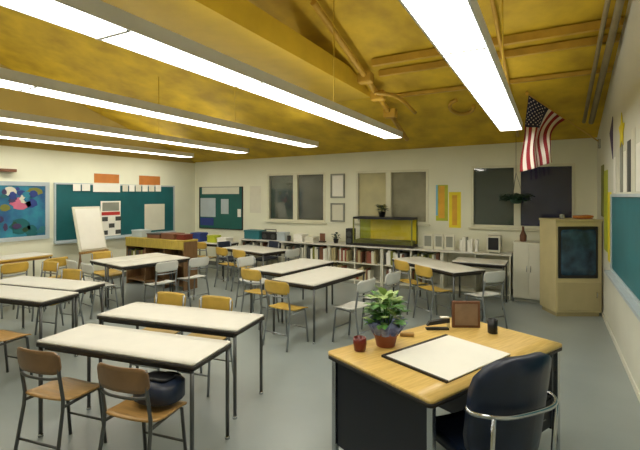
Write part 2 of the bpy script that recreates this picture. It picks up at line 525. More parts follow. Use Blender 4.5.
wallbox('L', y0 + .04, y1 - .04, zs + .10, zt - .03, .021, .024, ps, mi=1)
wallbox('L', y0 + .02, y1 - .02, zs + .01, zs + .08, .021, .024, ps, mi=2)
for i in range(3):
    for j in range(3):
        if (i + j) % 2 == 0:
            a = y0 + (i + .2) * (y1 - y0) / 3
            z = zb + (j + .2) * (zs - zb) / 3
            wallbox('L', a, a + .13, z, z + .09, .021, .024, ps, mi=3)
tag(ps.build('poster', ['white', 'grey', 'red', 'darkgrey']), 'poster with grey picture, red band and black squares on the left chalkboard', 'poster')
lflat('notice', 'plain white notice sheet on the right part of the left chalkboard', 'paper', (144, 204, 164, 230), 'offwhite', .017)
lflat('wall_shelf', 'short brown bracket shelf on the left wall above the blue mural', 'shelf', (-3, 169, 13, 172), 'brown', .001, .12)

# back wall: green notice board by the left corner
nb = framed('notice_board', 'dark green notice board on the back wall next to the left corner', 'notice board', 'B', -7.98, -6.58, .92, 1.98, 'green', 'edge', .02)
def bw(px, py, Y=YB):
    t = (px - 320) / 430
    c, s = math.cos(YAW), math.sin(YAW)
    d = Y / (c + t * s)
    return d * (t * c - s), CAM_H - (py - 196) / 430 * d
def bflat(name, label, cat, p, m, d0=.001, th=.004, group=None):
    x0, z1 = bw(p[0], p[1]); x1, z0 = bw(p[2], p[3])
    return flat(name, label, cat, 'B', x0, x1, z0, z1, m, d0, th, group)
bflat('banner', 'white cut-paper banner across the top of the green notice board', 'banner', (203, 187.5, 240, 194), 'offwhite', .032)
bflat('notice', 'large pale paper on the left half of the green notice board', 'paper', (201, 198, 216, 217), 'frame_grey', .016)
bflat('notice', 'narrow pale paper in the middle of the green notice board', 'paper', (221.5, 199, 229, 214), 'frame_grey', .016)
bflat('notice', 'small white paper by the right edge of the green notice board', 'paper', (238, 209, 241.3, 217), 'white', .016)
bflat('poster', 'deep blue poster at the bottom left of the green notice board', 'poster', (201, 217.5, 214, 225.5), 'blue', .016)
# framed notices between the first two windows
x0, z1 = bw(331, 174); x1, z0 = bw(345, 198)
framed('framed_notice', 'upper white notice in a grey frame between the left and middle windows', 'framed notice', 'B', x0, x1, z0, z1, 'white', 'grey', .035, group='white notices between the windows')
x0, z1 = bw(331, 203); x1, z0 = bw(345, 222)
framed('framed_notice', 'lower white notice in a grey frame between the left and middle windows', 'framed notice', 'B', x0, x1, z0, z1, 'offwhite', 'grey', .035, group='white notices between the windows')
bflat('notice', 'pale sheet on the wall between green notice board and left window', 'paper', (250, 186, 261, 213), 'offwhite', .001)
# yellow posters
p1 = thing('poster', 'amber and green poster with blue left edge, right of the middle window', 'poster', (-1.82, YB, 1.6))
x0, z1 = bw(436, 185); x1, z0 = bw(448, 221)
def rel(mb, o):
    bmesh.ops.transform(mb.bm, matrix=Matrix.Translation(-Vector(o.location)), verts=mb.bm.verts[:])
    return mb
rel(wallbox('B', x0, x1, z0, z1, .001, .005), p1).build('sheet', 'lime', p1)
rel(wallbox('B', x0 + .05, x1 - .06, z0 + .05, z1 - .02, .005, .008), p1).build('colour_block', 'amber', p1)
rel(wallbox('B', x0, x0 + .035, z0 + .1, z1, .005, .008), p1).build('colour_strip', 'skyblue', p1)
p2 = thing('poster', 'tall yellow poster hung lower, left of the right-hand window', 'poster', (-1.58, YB, 1.5))
x0, z1 = bw(449, 192); x1, z0 = bw(461, 228)
rel(wallbox('B', x0, x1, z0, z1, .001, .005), p2).build('sheet', 'yellow', p2)
rel(wallbox('B', x0 + .06, x1 - .07, z0 + .05, z1 - .06, .005, .008), p2).build('colour_block', 'amber', p2)

# right wall: chalkboard and papers
framed('chalkboard', 'teal blue chalkboard on the right wall', 'chalkboard', 'R', 2.0, 6.33, .84, 1.77, 'tealblue', 'frame_grey', .03, tray=True)
kinds = [('white', 'white'), ('offwhite', 'cream'), ('grey', 'grey'), ('white', 'white'), ('darkgrey', 'dark'), ('offwhite', 'cream'), ('white', 'white')]
ys = [6.25, 5.98, 5.70, 5.45, 5.2, 4.95, 4.7]
ordn = ['farthest from the camera', 'second from the far end', 'third from the far end', 'middle one of the row', 'third from the near end', 'second from the near end', 'nearest the camera']
for i, y in enumerate(ys):
    h = .42 + .08 * ((i * 7) % 3)
    flat('paper_sheet', 'tall %s paper above the right chalkboard, %s' % (kinds[i][1], ordn[i]), 'paper', 'R', y - .19, y, 1.79, 1.79 + h, kinds[i][0], .001, .004, 'papers above the right chalkboard')
st = MB()
pts = []
for k in range(10):
    a = math.pi / 2 + k * math.pi / 5
    r = .2 if k % 2 == 0 else .10
    pts.append((XR - .0055, 5.55 + r * math.cos(a), 2.44 + r * math.sin(a)))
tag(st.poly(pts, 0, th=Vector((-.006, 0, 0))).build('paper_star', 'yellow'), 'yellow paper star on the right wall above the row of papers', 'star')
pn = MB()
pn.poly([(XR - .001, 6.62, 2.55), (XR - .001, 6.32, 2.72), (XR - .001, 6.32, 2.20)], 0, th=Vector((-.006, 0, 0)))
tag(pn.build('pennant', 'purple'), 'purple triangular pennant on the right wall near the flag', 'pennant')
flat('banner', 'narrow hanging yellow banner on the right wall next to the chalkboard', 'banner', 'R', 6.48, 6.80, .90, 1.80, 'yellow', .001, .006)
flat('banner', 'lime green paper banner on the right wall above the beige cabinet', 'banner', 'R', 6.85, 7.25, 1.0, 2.10, 'lime', .001, .006)
flat('banner', 'olive paper banner on the right wall nearest the back corner', 'banner', 'R', 7.3, 7.65, 1.45, 2.2, 'olive', .001, .006)

# ------------------------------------------------------------------ furniture: student tables
def make_table(name, label, L, Wd, h=.70, group='student tables', loc=(0, 0, 0), rz=0, top='laminate', edge='edge'):
    t = thing(name, label, 'table', loc, rz, group)
    def fn(x, y, s):
        return (x, y, h - .006 + s)
    MB().panel(L - .012, Wd - .012, .02, .012, fn).build('tabletop', top, t)
    MB().panel(L, Wd, .025, .028, lambda x, y, s: (x, y, h - .0265 + s)).build('edge_band', edge, t)
    a = MB()
    l2, w2 = L / 2 - .05, Wd / 2 - .04
    a.box(-l2, l2, -w2, -w2 + .015, h - .072, h - .041).box(-l2, l2, w2 - .015, w2, h - .072, h - .041)
    a.box(-l2, -l2 + .015, -w2 + .015, w2 - .015, h - .072, h - .041).box(l2 - .015, l2, -w2 + .015, w2 - .015, h - .072, h - .041)
    a.build('apron', edge if edge != 'yellowwood' else 'tanwood', t)
    for sx in (-1, 1):
        for sy in (-1, 1):
            x, y = sx * (L / 2 - .03), sy * (Wd / 2 - .025)
            lg = MB().tube([(x, y, .012), (x, y, h - .041)], .014, 10).build('leg', 'darkmetal', t)
            MB().lathe([(.012, 0), (.018, .002), (.018, .016), (.014, .022)], x, y, 10).build('glide', 'chrome', lg)
    return t
make_table('student_table', 'cream student table nearest the camera, two brown chairs at its front', 1.36, .47, loc=(-2.66, 2.11, 0), rz=9)
make_table('student_table', 'cream student table directly behind the nearest one', 1.42, .50, loc=(-2.89, 2.78, 0), rz=9)
make_table('student_table', 'cream student table at the left edge, front of its pair', 1.40, .46, loc=(-5.18, 2.57, 0), rz=9)
make_table('student_table', 'cream student table at the left edge, rear of its pair', 1.40, .46, loc=(-5.42, 3.05, 0), rz=9)
make_table('student_table', 'cream student table by the easel, left one of its pair', 1.20, .52, loc=(-6.30, 4.98, 0), rz=80)
make_table('student_table', 'cream student table by the easel, right one of its pair', 1.20, .52, loc=(-5.77, 4.89, 0), rz=80)
make_table('student_table', 'cream student table in the room middle, left one of the pair', 1.30, .64, loc=(-3.45, 5.60, 0), rz=83)
make_table('student_table', 'cream student table in the room middle, right one of the pair', 1.25, .68, loc=(-2.70, 5.08, 0), rz=83)
make_table('student_table', 'cream student table near the back counter below the left window', 1.30, .70, loc=(-5.20, 6.98, 0), rz=-14)
make_table('student_table', 'long cream student table set askew behind the teacher desk', 1.50, .60, loc=(-1.58, 6.75, 0), rz=-37)
make_table('student_table', 'short cream student table close to the white cabinet', .80, .56, loc=(-1.00, 7.40, 0), rz=0)
make_table('student_table', 'cream student table in front of the green notice board', 1.20, .55, loc=(-6.85, 7.50, 0), rz=0)
make_table('work_table', 'tall table with yellow wooden edge below the blue mural', 1.30, .55, h=.78, group=None, loc=(-7.62, 3.60, 0), rz=90, edge='yellowwood')

# ------------------------------------------------------------------ student chairs
def make_chair(label, wood, tubem, seatm=None, loc=(0, 0, 0), rz=0):
    t = thing('student_chair', label, 'chair', loc, rz, 'student chairs')
    seatm = seatm or wood
    def sf(x, y, s):
        return (x, y, .435 + s - .012 * (1 - (x / .19) ** 2) + .03 * max(0, -y / .19) ** 3 - .03 * max(0, y / .19) ** 3)
    MB().panel(.38, .37, .07, .012, sf).build('seat', seatm, t)
    def bf(x, z, s):
        return (x, -.205 - (z) * .12 + s - .03 * (1 - (x / .18) ** 2), .70 + z)
    MB().panel(.37, .15, .05, .012, bf).build('backrest', wood, t)
    for sx in (-1, 1):
        MB().tube([(sx * .165, .17, 0), (sx * .155, .13, .39), (sx * .150, .10, .408)], .0115, 8).build('leg', tubem, t)
        MB().tube([(sx * .185, -.24, 0), (sx * .170, -.175, .38), (sx * .168, -.17, .46), (sx * .166, -.196, .62), (sx * .166, -.208, .76)], .0115, 8).build('leg', tubem, t)
        MB().tube([(sx * .150, .12, .406), (sx * .166, -.172, .406)], .010, 8).build('seat_rail', tubem, t)
    MB().tube([(-.166, -.194, .60), (-.08, -.222, .595), (.08, -.222, .595), (.166, -.194, .60)], .009, 8, smooth_path=4).build('back_rail', tubem, t)
    MB().tube([(-.178, -.21, .17), (.178, -.21, .17)], .008, 6).build('stretcher', tubem, t)
    MB().tube([(-.160, .15, .17), (.160, .15, .17)], .008, 6).build('stretcher', tubem, t)
    return t
chairs = dict(
    brown=[(-2.215, 1.86, 9, 'brown student chair nearest the camera, with tan seat, navy bag on it'),
           (-2.92, 1.78, 9, 'brown student chair at the front of the nearest table, left of the bagged one'),
           (-4.56, 2.16, 9, 'brown student chair at the left edge, in front of the left pair of tables')],
    yellow=[(-2.82, 2.99, 189, 'yellow wooden chair behind the nearest pair of tables, right one'),
            (-3.34, 2.90, 189, 'yellow wooden chair behind the nearest pair of tables, left one'),
            (-5.58, 3.28, 189, 'yellow wooden chair behind the left pair of tables, in front of the easel'),
            (-6.55, 3.55, 185, 'yellow wooden chair at the left edge between table pair and mural'),
            (-3.50, 4.84, -8, 'yellow wooden chair at the near end of the middle pair, left one'),
            (-2.75, 4.34, -8, 'yellow wooden chair at the near end of the middle pair, right one'),
            (-1.86, 6.50, -37, 'yellow wooden chair at the askew table behind the desk, left one'),
            (-1.44, 6.16, -37, 'yellow wooden chair at the askew table behind the desk, right one'),
            (-5.45, 6.52, -14, 'yellow wooden chair in front of the table below the left window, left one'),
            (-4.92, 6.38, -14, 'yellow wooden chair in front of the table below the left window, right one'),
            (-7.10, 7.08, 0, 'yellow wooden chair in front of the notice board table, left one'),
            (-6.58, 7.08, 0, 'yellow wooden chair in front of the notice board table, right one'),
            (-7.12, 3.45, 90, 'yellow wooden chair at the mural table, nearer one'),
            (-7.12, 4.05, 90, 'yellow wooden chair at the mural table, farther one'),
            (-6.71, 4.80, -100, 'yellow wooden chair left of the easel table pair')],
    pale=[(-2.10, 4.75, 78, 'pale grey chair on the right side of the middle tables, nearer one'),
          (-1.98, 5.36, 78, 'pale grey chair on the right side of the middle tables, farther one'),
          (-4.08, 5.45, -104, 'pale grey chair on the left side of the middle tables'),
          (-5.24, 4.62, 80, 'pale grey chair right of the easel tables, nearer one'),
          (-5.14, 5.18, 80, 'pale grey chair right of the easel tables, farther one'),
          (-6.43, 4.22, -10, 'pale grey chair at the near end of the easel tables, left one'),
          (-5.90, 4.12, -10, 'pale grey chair at the near end of the easel tables, right one'),
          (-4.38, 6.80, 76, 'pale grey chair at the right end of the table below the left window'),
          (-.80, 6.14, 53, 'pale grey chair at the right end of the askew table')],
    navy=[(-5.30, 7.50, 166, 'navy plastic chair behind the table below the left window'),
          (-5.95, 7.10, -104, 'navy plastic chair at the left end of the table below the left window')])
mats = dict(brown=('brownwood', 'darkmetal', 'tanwood'), yellow=('yellowwood', 'tube', 'yellowwood'), pale=('paleplastic', 'tube', 'paleplastic'), navy=('navyplastic', 'tube', 'navyplastic'))
for kind, lst in chairs.items():
    wood, tb, seatm = mats[kind]
    proto = None
    for (x, y, rz, lab) in lst:
        if proto is None:
            proto = make_chair(lab, wood, tb, seatm, (x, y, 0), rz)
        else:
            dup(proto, (x, y, 0), rz, lab)

# navy bag form on the nearest chair, added for the dark mass there
bg = thing('school_bag', 'dark navy school bag lying on the nearest brown chair under the table', 'bag', (-2.19, 1.93, .440), 9)
def bgf(x, y, s):
    return (x, y, .085 + s * (1 - .35 * (x / .16) ** 2 - .35 * (y / .13) ** 2))
MB().panel(.30, .24, .09, .15, bgf).build('body', 'navyvinyl', bg)
MB().panel(.18, .12, .04, .02, lambda x, y, s: (x, y, .160 + s)).build('pocket', 'black', bg)
MB().tube([(-.08, .10, .11), (-.05, .135, .13), (.05, .135, .13), (.08, .10, .11)], .007, 6, smooth_path=5).build('strap', 'black', bg)

# ------------------------------------------------------------------ easel
ez = thing('easel', 'white flip-chart easel standing before the left chalkboard', 'easel', (-7.62, 5.08, 0))
def tilt(x):      # board leans back to -x going up
    return x
bd = MB()
zb_, zt_ = .74, 1.55
bd.poly([(.12, -.27, zb_), (.12, .27, zb_), (-.10, .27, zt_), (-.10, -.27, zt_)], 0, th=Vector((-.025, 0, -.007)))
bd.build('board', 'offwhite', ez)
pp = MB()
pp.poly([(.122, -.24, zb_ + .03), (.122, .24, zb_ + .03), (-.085, .24, zt_ - .04), (-.085, -.24, zt_ - .04)], 0, th=Vector((.010, 0, .003)))
pp.build('paper_pad', 'white', ez)
MB().box(.085, .17, -.27, .27, zb_ - .045, zb_ - .012).build('ledge', 'tanwood', ez)
for sy in (-1, 1):
    MB().tube([(.30, sy * .29, 0), (-.13, sy * .22, 1.50)], .014, 8).build('leg', 'brownwood', ez)
MB().tube([(-.40, 0, 0), (-.135, 0, 1.48)], .014, 8).build('leg', 'brownwood', ez)

# ------------------------------------------------------------------ wooden bookcase in mid-left
def make_books(x0, x1, y0, yd, z, hmax, where, group, seed, cols, fill=1.0):
    rnd = random.Random(seed)
    x = x0
    k = 0
    while x < x0 + (x1 - x0) * fill - .05:
        th = rnd.uniform(.03, .055)
        h = hmax * rnd.uniform(.72, .97)
        dp = yd * rnd.uniform(.75, .98)
        cn, cm = cols[rnd.randrange(len(cols))]
        b = MB()
        b.box(x, x + th - .003, y0, y0 + dp, z + .001, z + h, bev=.002, mi=0)
        o = b.build('book', cm)
        tag(o, '%s book on %s' % (cn, where), 'book', group)
        x += th
        k += 1
        if rnd.random() < .12:
            x += rnd.uniform(.03, .09)
BC = [('cream', 'offwhite'), ('white', 'white'), ('grey', 'grey'), ('dark grey', 'darkgrey'), ('brown', 'brown'), ('grey', 'grey'), ('olive', 'olive'), ('dark grey', 'darkgrey')]

wb = thing('wooden_bookcase', 'low yellow-brown wooden bookcase behind the easel tables', 'bookcase', (-6.72, 5.95, 0))
MB().box(-.80, .80, -.19, .19, .895, .93, bev=.006).build('top', 'mustardwood', wb)
MB().box(-.79, .79, -.185, -.165, .755, .894).build('front_rail', 'mustardwood', wb)
for sx in (-.79, -.262, .262, .765):
    MB().box(sx, sx + .025, -.164, .18, 0, .894).build('side_panel', 'brownwood', wb)
MB().box(-.764, .764, .165, .18, .05, .89).build('back_panel', 'brownwood', wb)
for z in (.08, .44):
    for a, c in ((-.764, -.263), (-.236, .261), (.288, .764)):
        MB().box(a, c, -.16, .164, z, z + .022).build('shelf', 'brownwood', wb)
def carton(name, label, cat, x0, x1, y0, y1, z0, h, m, group=None, lidm=None):
    t = thing(name, label, cat, ((x0 + x1) / 2, (y0 + y1) / 2, z0), 0, group)
    sx, sy = (x1 - x0) / 2, (y1 - y0) / 2
    MB().box(-sx, sx, -sy, sy, 0, h * .86, bev=.005).build('body', m, t)
    MB().box(-sx - .008, sx + .008, -sy - .008, sy + .008, h * .80, h, bev=.005).build('lid', lidm or m, t)
    return t
carton('storage_box', 'dark brown box on the wooden bookcase, leftmost of the brown ones', 'box', -6.95, -6.60, 5.82, 6.08, .93, .09, 'brown', 'boxes on the wooden bookcase', 'edge')
carton('storage_box', 'dark box with brown lid on the wooden bookcase, wide middle one', 'box', -6.56, -6.22, 5.82, 6.08, .93, .11, 'brown', 'boxes on the wooden bookcase', 'brown')
carton('storage_box', 'dark red box at the right end of the wooden bookcase', 'box', -6.18, -5.98, 5.84, 6.06, .93, .10, 'maroon', 'boxes on the wooden bookcase')
carton('storage_box', 'pale green box at the left end of the wooden bookcase', 'box', -7.42, -7.12, 5.84, 6.06, .93, .14, 'frame_grey', 'boxes on the wooden bookcase')
make_books(-7.48, -7.0, 5.80, .2, .462, .26, 'the upper shelf of the wooden bookcase', 'books in the wooden bookcase', 3, BC)

# things on the notice board table
carton('storage_box', 'blue box on the table in front of the notice board', 'box', -7.35, -7.05, 7.38, 7.62, .70, .2, 'blue')
carton('storage_box', 'lime box on the table in front of the notice board', 'box', -6.85, -6.62, 7.38, 7.58, .70, .16, 'lime')
carton('paper_tray', 'white tray on the right end of the notice board table', 'tray', -6.55, -6.30, 7.38, 7.62, .70, .12, 'white')

# ------------------------------------------------------------------ back counter: open white shelf units and continuous worktop
CX0, CX1 = -6.30, -.58
NU = 5
uw = (CX1 - CX0) / NU
wt = MB().box(CX0 - .02, CX1 + .01, 7.86, YB - .02, .735, .765, bev=.006)
tag(wt.build('worktop', 'laminate'), 'long white worktop of the counter along the back wall', 'worktop')
pos = ['at the left end of the back counter', 'second from the left along the back counter', 'in the middle of the back counter below the middle window', 'fourth from the left along the back counter', 'at the right end of the back counter']
for i in range(NU):
    x0 = CX0 + i * uw
    cxm = x0 + uw / 2
    t = thing('shelf_unit', 'open white shelf unit %s' % pos[i], 'shelf unit', (cxm, 8.10, 0), 0, 'white shelf units under the back counter')
    hw = uw / 2 - .004
    for sx in (-hw, hw - .022, -.011):
        MB().box(sx, sx + .022, -.215, .20, 0, .734).build('side_panel', 'offwhite', t)
    for a, c in ((-hw + .022, -.011), (.011, hw - .022)):
        for z in (.06, .40):
            MB().box(a, c, -.205, .19, z, z + .02).build('shelf', 'offwhite', t)
        MB().box(a, c, .19, .20, .0, .734).build('back_panel', 'offwhite', t)
        MB().box(a, c, -.20, -.185, .0, .059).build('plinth', 'grey', t)
    rw = ['left', 'second', 'middle', 'fourth', 'right'][i]
    for k, (a, c) in enumerate(((cxm - hw + .03, cxm - .02), (cxm + .02, cxm + hw - .03))):
        bay = ['left', 'right'][k]
        if i < 4:
            make_books(a, c, 7.93, .22, .42, .29, 'the top %s shelf of the %s white unit along back wall' % (bay, rw), 'books under the back counter', i * 10 + k, BC if i != 2 else [('reddish', 'terracotta'), ('tan', 'beige_dark'), ('cream', 'offwhite'), ('brown', 'brown')], .95)
        if i in (1, 2, 3):
            make_books(a, c, 7.93, .22, .08, .27, 'the bottom %s shelf of the %s white unit along back wall' % (bay, rw), 'books under the back counter', i * 10 + k + 5, BC if i != 2 else [('reddish', 'terracotta'), ('tan', 'beige_dark'), ('cream', 'offwhite'), ('brown', 'brown')], .6)
CT = .765
def ct(px0, px1, Y):
    return bw(px0, 200, Y)[0], bw(px1, 200, Y)[0]
a, c = ct(246, 261, 8.0)
carton('storage_box', 'teal box on the left end of the back counter', 'box', a, c, 7.93, 8.2, CT, .2, 'tealblue')
a, c = ct(263, 277, 8.0)
rd = thing('radio', 'black radio cassette player on the back counter below the left window', 'radio', ((a + c) / 2, 8.02, CT))
hw = (c - a) / 2
MB().box(-hw, hw, -.07, .07, 0, .18, bev=.012).build('body', 'black', rd)
for sx in (-1, 1):
    MB().tube([(sx * hw * .6, -.07, .08), (sx * hw * .6, -.078, .08)], .055, 16).build('speaker', 'darkgrey', rd)
MB().tube([(-hw * .8, 0, .17), (-hw * .8, 0, .23), (hw * .8, 0, .23), (hw * .8, 0, .17)], .009, 6).build('handle', 'black', rd)
a, c = ct(278, 286, 8.0)
carton('storage_box', 'grey-blue box beside the black radio on the counter', 'box', a, c, 7.95, 8.15, CT, .18, 'frame_grey')
b = MB().lathe([(.035, 0), (.04, .01), (.042, .12), (.036, .122), (.034, .02)], seg=14)
o = b.build('cup', 'black'); o.location = (bw(289, 200, 7.95)[0], 7.95, CT)
tag(o, 'small black cup on the counter right of the grey-blue box', 'cup')
for j, (p0, p1, hh, m, lb) in enumerate([(296, 305, .16, 'white', 'white paper stack standing on the counter under the left window edge'), (307, 316, .12, 'offwhite', 'cream paper stack on the counter between left and middle windows')]):
    a, c = ct(p0, p1, 8.05)
    b = MB()
    for q in range(4):
        b.box(a + .006 * (q % 2), c - .005 * (q % 3), 7.94, 8.20, CT + q * hh / 4 + .0005, CT + (q + 1) * hh / 4 - .001, bev=.002)
    tag(b.build('paper_stack', m), lb, 'paper stack')
a, c = ct(319, 326, 8.1)
pq = thing('plaque', 'small brown wooden plaque standing on the counter below the framed notices', 'plaque', ((a + c) / 2, 8.1, CT))
MB().box(-.07, .07, -.04, .04, 0, .03).build('base', 'edge', pq)
MB().box(-.06, .06, -.01, .012, .03, .19, bev=.004).build('shield', 'brown', pq)

def leafclump(mb, n, rad, h, size, rnd, z0=0, mi=(0,), flat_=.6):
    for k in range(n):
        a = rnd.uniform(0, 2 * math.pi)
        rr = rad * math.sqrt(rnd.random())
        z = z0 + h * rnd.random()
        base = Vector((rr * math.cos(a), rr * math.sin(a), z))
        d = Vector((math.cos(a), math.sin(a), rnd.uniform(-.2, flat_))).normalized()
        sd = d.cross(Vector((0, 0, 1))).normalized()
        up = sd.cross(d)
        L = size * rnd.uniform(.7, 1.3)
        wv = L * .32
        pts = [base, base + d * L * .35 + sd * wv + up * L * .05, base + d * L * .7 + sd * wv * .8 + up * L * .02, base + d * L - up * L * .12,
               base + d * L * .7 - sd * wv * .8 + up * L * .02, base + d * L * .35 - sd * wv + up * L * .05]
        mid1 = base + d * L * .5 + up * L * .12
        vs = [mb.bm.verts.new(p) for p in pts]
        m1 = mb.bm.verts.new(mid1)
        mm = mi[rnd.randrange(len(mi))]
        for q in range(6):
            f = mb.bm.faces.new((vs[q], vs[(q + 1) % 6], m1))
            f.material_index = mm
            f.smooth = True
    return mb

def pot_plant(name, label, loc, pr, ph, potm, n, rad, h, size, seed, leafs=('leaf_dark',), cat='plant', stem=True):
    t = thing(name, label, cat, loc)
    p = MB().lathe([(pr * .72, 0), (pr * .8, .004), (pr, ph * .85), (pr * 1.08, ph * .86), (pr * 1.08, ph), (pr * .92, ph), (pr * .9, ph * .85)], seg=20)
    p.build('pot', potm, t)
    MB().lathe([(pr * .05, ph * .86), (pr * .88, ph * .86), (pr * .88, ph * .9), (pr * .05, ph * .92)], seg=16).build('soil', 'soil', t)
    s = MB()
    rnd = random.Random(seed)
    for k in range(7):
        a = k * 2.4
        s.tube([(pr * .2 * math.cos(a), pr * .2 * math.sin(a), ph * .88), (rad * .5 * math.cos(a), rad * .5 * math.sin(a), ph + h * .8)], .003, 5)
    s.build('stem', leafs[0], t)
    leafclump(MB(), n, rad, h, size, rnd, ph, tuple(range(len(leafs)))).build('foliage', list(leafs), t)
    return t
pot_plant('potted_plant', 'small dark potted plant on the counter left of the display tank', (bw(336, 200, 8.1)[0], 8.1, CT), .055, .09, 'black', 40, .05, .1, .07, 5)

# yellow-green display tank
a, c = ct(354, 413, 7.95)
tk = thing('display_tank', 'long glass display tank with yellow-green backing and dark lid on the counter', 'tank', ((a + c) / 2, 8.08, CT))
hw = (c - a) / 2
MB().box(-hw, hw, -.19, .19, 0, .05, bev=.004).build('base', 'edge', tk)
ld = MB().box(-hw, hw, -.19, -.15, .53, .57, bev=.004).box(-hw, hw, .15, .19, .53, .57, bev=.004).box(-hw, -hw + .04, -.15, .15, .53, .57).box(hw - .04, hw, -.15, .15, .53, .57).box(-.16, .16, -.15, .15, .535, .57).build('lid', 'black', tk)
MB().box(-hw + .04, -.16, -.15, .15, .55, .556).box(.16, hw - .04, -.15, .15, .55, .556).build('lid_glass', 'glass', ld)
for sx in (-hw, hw - .022):
    for sy in (-.19, .168):
        MB().box(sx, sx + .022, sy, sy + .022, .05, .53).build('corner_post', 'olive', tk)
MB().box(-hw + .022, hw - .022, .16, .167, .05, .53).build('backing', 'yellow', tk)
MB().box(-hw + .022, -hw + .24, .148, .158, .05, .53).build('backing', 'lime', tk)
MB().box(-hw + .022, hw - .022, -.165, .145, .05, .12, bev=.01).build('gravel', 'olive', tk)
MB().box(-hw + .022, hw - .022, -.186, -.181, .05, .53).build('glass_front', 'glass', tk)
a, c = ct(346.5, 353, 7.95)
sb = thing('loudspeaker', 'narrow black loudspeaker box standing left of the display tank', 'speaker', ((a + c) / 2, 8.0, CT))
hw2 = (c - a) / 2
MB().box(-hw2, hw2, -.09, .09, 0, .33, bev=.006).build('body', 'black', sb)
for z in (.09, .22):
    MB().tube([(0, -.09, z), (0, -.096, z)], hw2 * .75, 14).build('cone', 'darkgrey', sb)
pot_plant('potted_plant', 'dark potted plant on the lid of the display tank', (bw(382, 200, 8.05)[0], 8.05, CT + .571), .07, .11, 'black', 50, .07, .12, .09, 8, ('leaf_dark', 'olive'))

# picture boards, books and monitor at the right end of the counter
for j, (p0, p1, lb) in enumerate([(423, 433, 'grey picture board on the counter, leftmost of the three'), (434, 443.5, 'grey picture board on the counter, middle of the three'), (444.5, 454.5, 'grey picture board on the counter, rightmost of the three')]):
    a, c = ct(p0, p1, 8.05)
    t = thing('picture_board', lb, 'picture', ((a + c) / 2, 8.05, CT), 0, 'grey picture boards on the counter')
    hw = (c - a) / 2
    MB().box(-hw, hw, -.01, .01, 0, .28, bev=.003).build('frame', 'offwhite', t)
    MB().box(-hw + .03, hw - .03, -.014, -.0101, .05, .24).build('picture', 'grey', t)
    MB().poly([(-.02, .011, .2), (.02, .011, .2), (.02, .12, 0.001), (-.02, .12, 0.001)], th=Vector((0, .006, 0))).build('stand', 'grey', t)
make_books(*ct(460, 482, 8.0), 7.95, .18, CT, .26, 'the counter below the right window', 'books on the back counter', 77, [('white', 'white'), ('grey', 'grey'), ('cream', 'offwhite'), ('dark grey', 'darkgrey')], 1)
a, c = ct(487, 501, 8.0)
mo = thing('monitor', 'small black-screened monitor in pale casing on the right end of the counter', 'monitor', ((a + c) / 2, 8.05, CT))
hw = (c - a) / 2
MB().box(-hw, hw, -.15, .15, .02, .30, bev=.015).build('casing', 'offwhite', mo)
MB().box(-hw + .03, hw - .03, -.156, -.1505, .06, .27, bev=.002).build('screen', 'black', mo)
MB().box(-hw * .6, hw * .6, -.12, .12, 0, .019).build('foot', 'grey', mo)

# white cabinet at right end of the counter
wc = thing('white_cabinet', 'tall white cabinet at the right end of the back counter', 'cabinet', (-.31, 8.07, 0))
MB().box(-.235, .235, -.21, .24, .05, .98, bev=.006).build('body', 'offwhite', wc)
MB().box(-.22, .22, -.19, .2, 0, .05).build('plinth', 'grey', wc)
for s in (-1, 1):
    x0, x1 = (-.230, -.003) if s < 0 else (.003, .230)
    d = MB().box(x0, x1, -.228, -.211, .07, .96, bev=.004).build('door', 'offwhite', wc)
    MB().tube([(s * .03, -.229, .5), (s * .03, -.248, .51), (s * .03, -.248, .59), (s * .03, -.229, .6)], .006, 6).build('handle', 'chrome', d)
bt = MB().lathe([(.04, 0), (.05, .01), (.055, .10), (.03, .16), (.018, .19), (.018, .25), (.022, .255)], seg=14)
o = bt.build('vase', 'brown'); o.location = (-.40, 8.04, .98)
tag(o, 'slim dark brown vase on top of the white cabinet', 'vase')

# hanging plant in front of the right window
hx, hz = bw(516, 196, 7.96)
hp = thing('hanging_plant', 'dark trailing plant hanging in front of the right window mullion', 'plant', (hx, 7.96, hz - .13))
MB().lathe([(.05, 0), (.08, .01), (.11, .12), (.115, .13), (.10, .13)], seg=16).build('pot', 'leaf_dark', hp)
leafclump(MB(), 160, .20, .10, .10, random.Random(3), .06, (0, ), .2).build('foliage', ['leaf_dark'], hp)
for k in range(3):
    a_ = k * 2.094
    MB().tube([(.11 * math.cos(a_), .11 * math.sin(a_), .12), (0, 0, .52)], .003, 5).build('cord', 'edge', hp)
MB().tube([(0, 0, .52), (0, 0, roof_z(hx, 7.96) - (hz - .13) - .003)], .003, 5).build('hook', 'edge', hp)

# ------------------------------------------------------------------ beige television cabinet in the right back corner
c_, s_ = math.cos(YAW), math.sin(YAW)
def camxy(px, d):
    r = (px - 320) / 430 * d
    return (r * c_ - d * s_, d * c_ + r * s_)
fx, fy = camxy(579, 6.22)
tv = thing('television_cabinet', 'tall beige cabinet with a dark television screen, in the right back corner', 'cabinet', (fx, fy, 0), math.degrees(YAW))
MB().box(-.335, .335, 0.004, .46, .06, 1.38, bev=.006).build('body', 'beige', tv)
MB().box(-.31, .31, .03, .43, 0, .06).build('plinth', 'beige_dark', tv)
MB().box(-.345, .345, -.012, .47, 1.38, 1.41, bev=.006).build('top', 'beige', tv)
sc = MB().box(-.305, .27, -.012, .003, .56, 1.31, bev=.01).build('screen_frame', 'black', tv)
MB().panel(.50, .66, .04, .004, lambda x, z, s: (x - .0175, -.016 + s - .012 * (1 - (x / .25) ** 2) * (1 - (z / .33) ** 2), .935 + z)).build('screen', 'screen', sc)
d = MB().box(-.31, .31, -.008, .003, .09, .50, bev=.004).build('door', 'beige_dark', tv)
MB().tube([(.25, -.009, .28), (.25, -.025, .29), (.25, -.025, .35), (.25, -.009, .36)], .006, 6).build('handle', 'chrome', d)
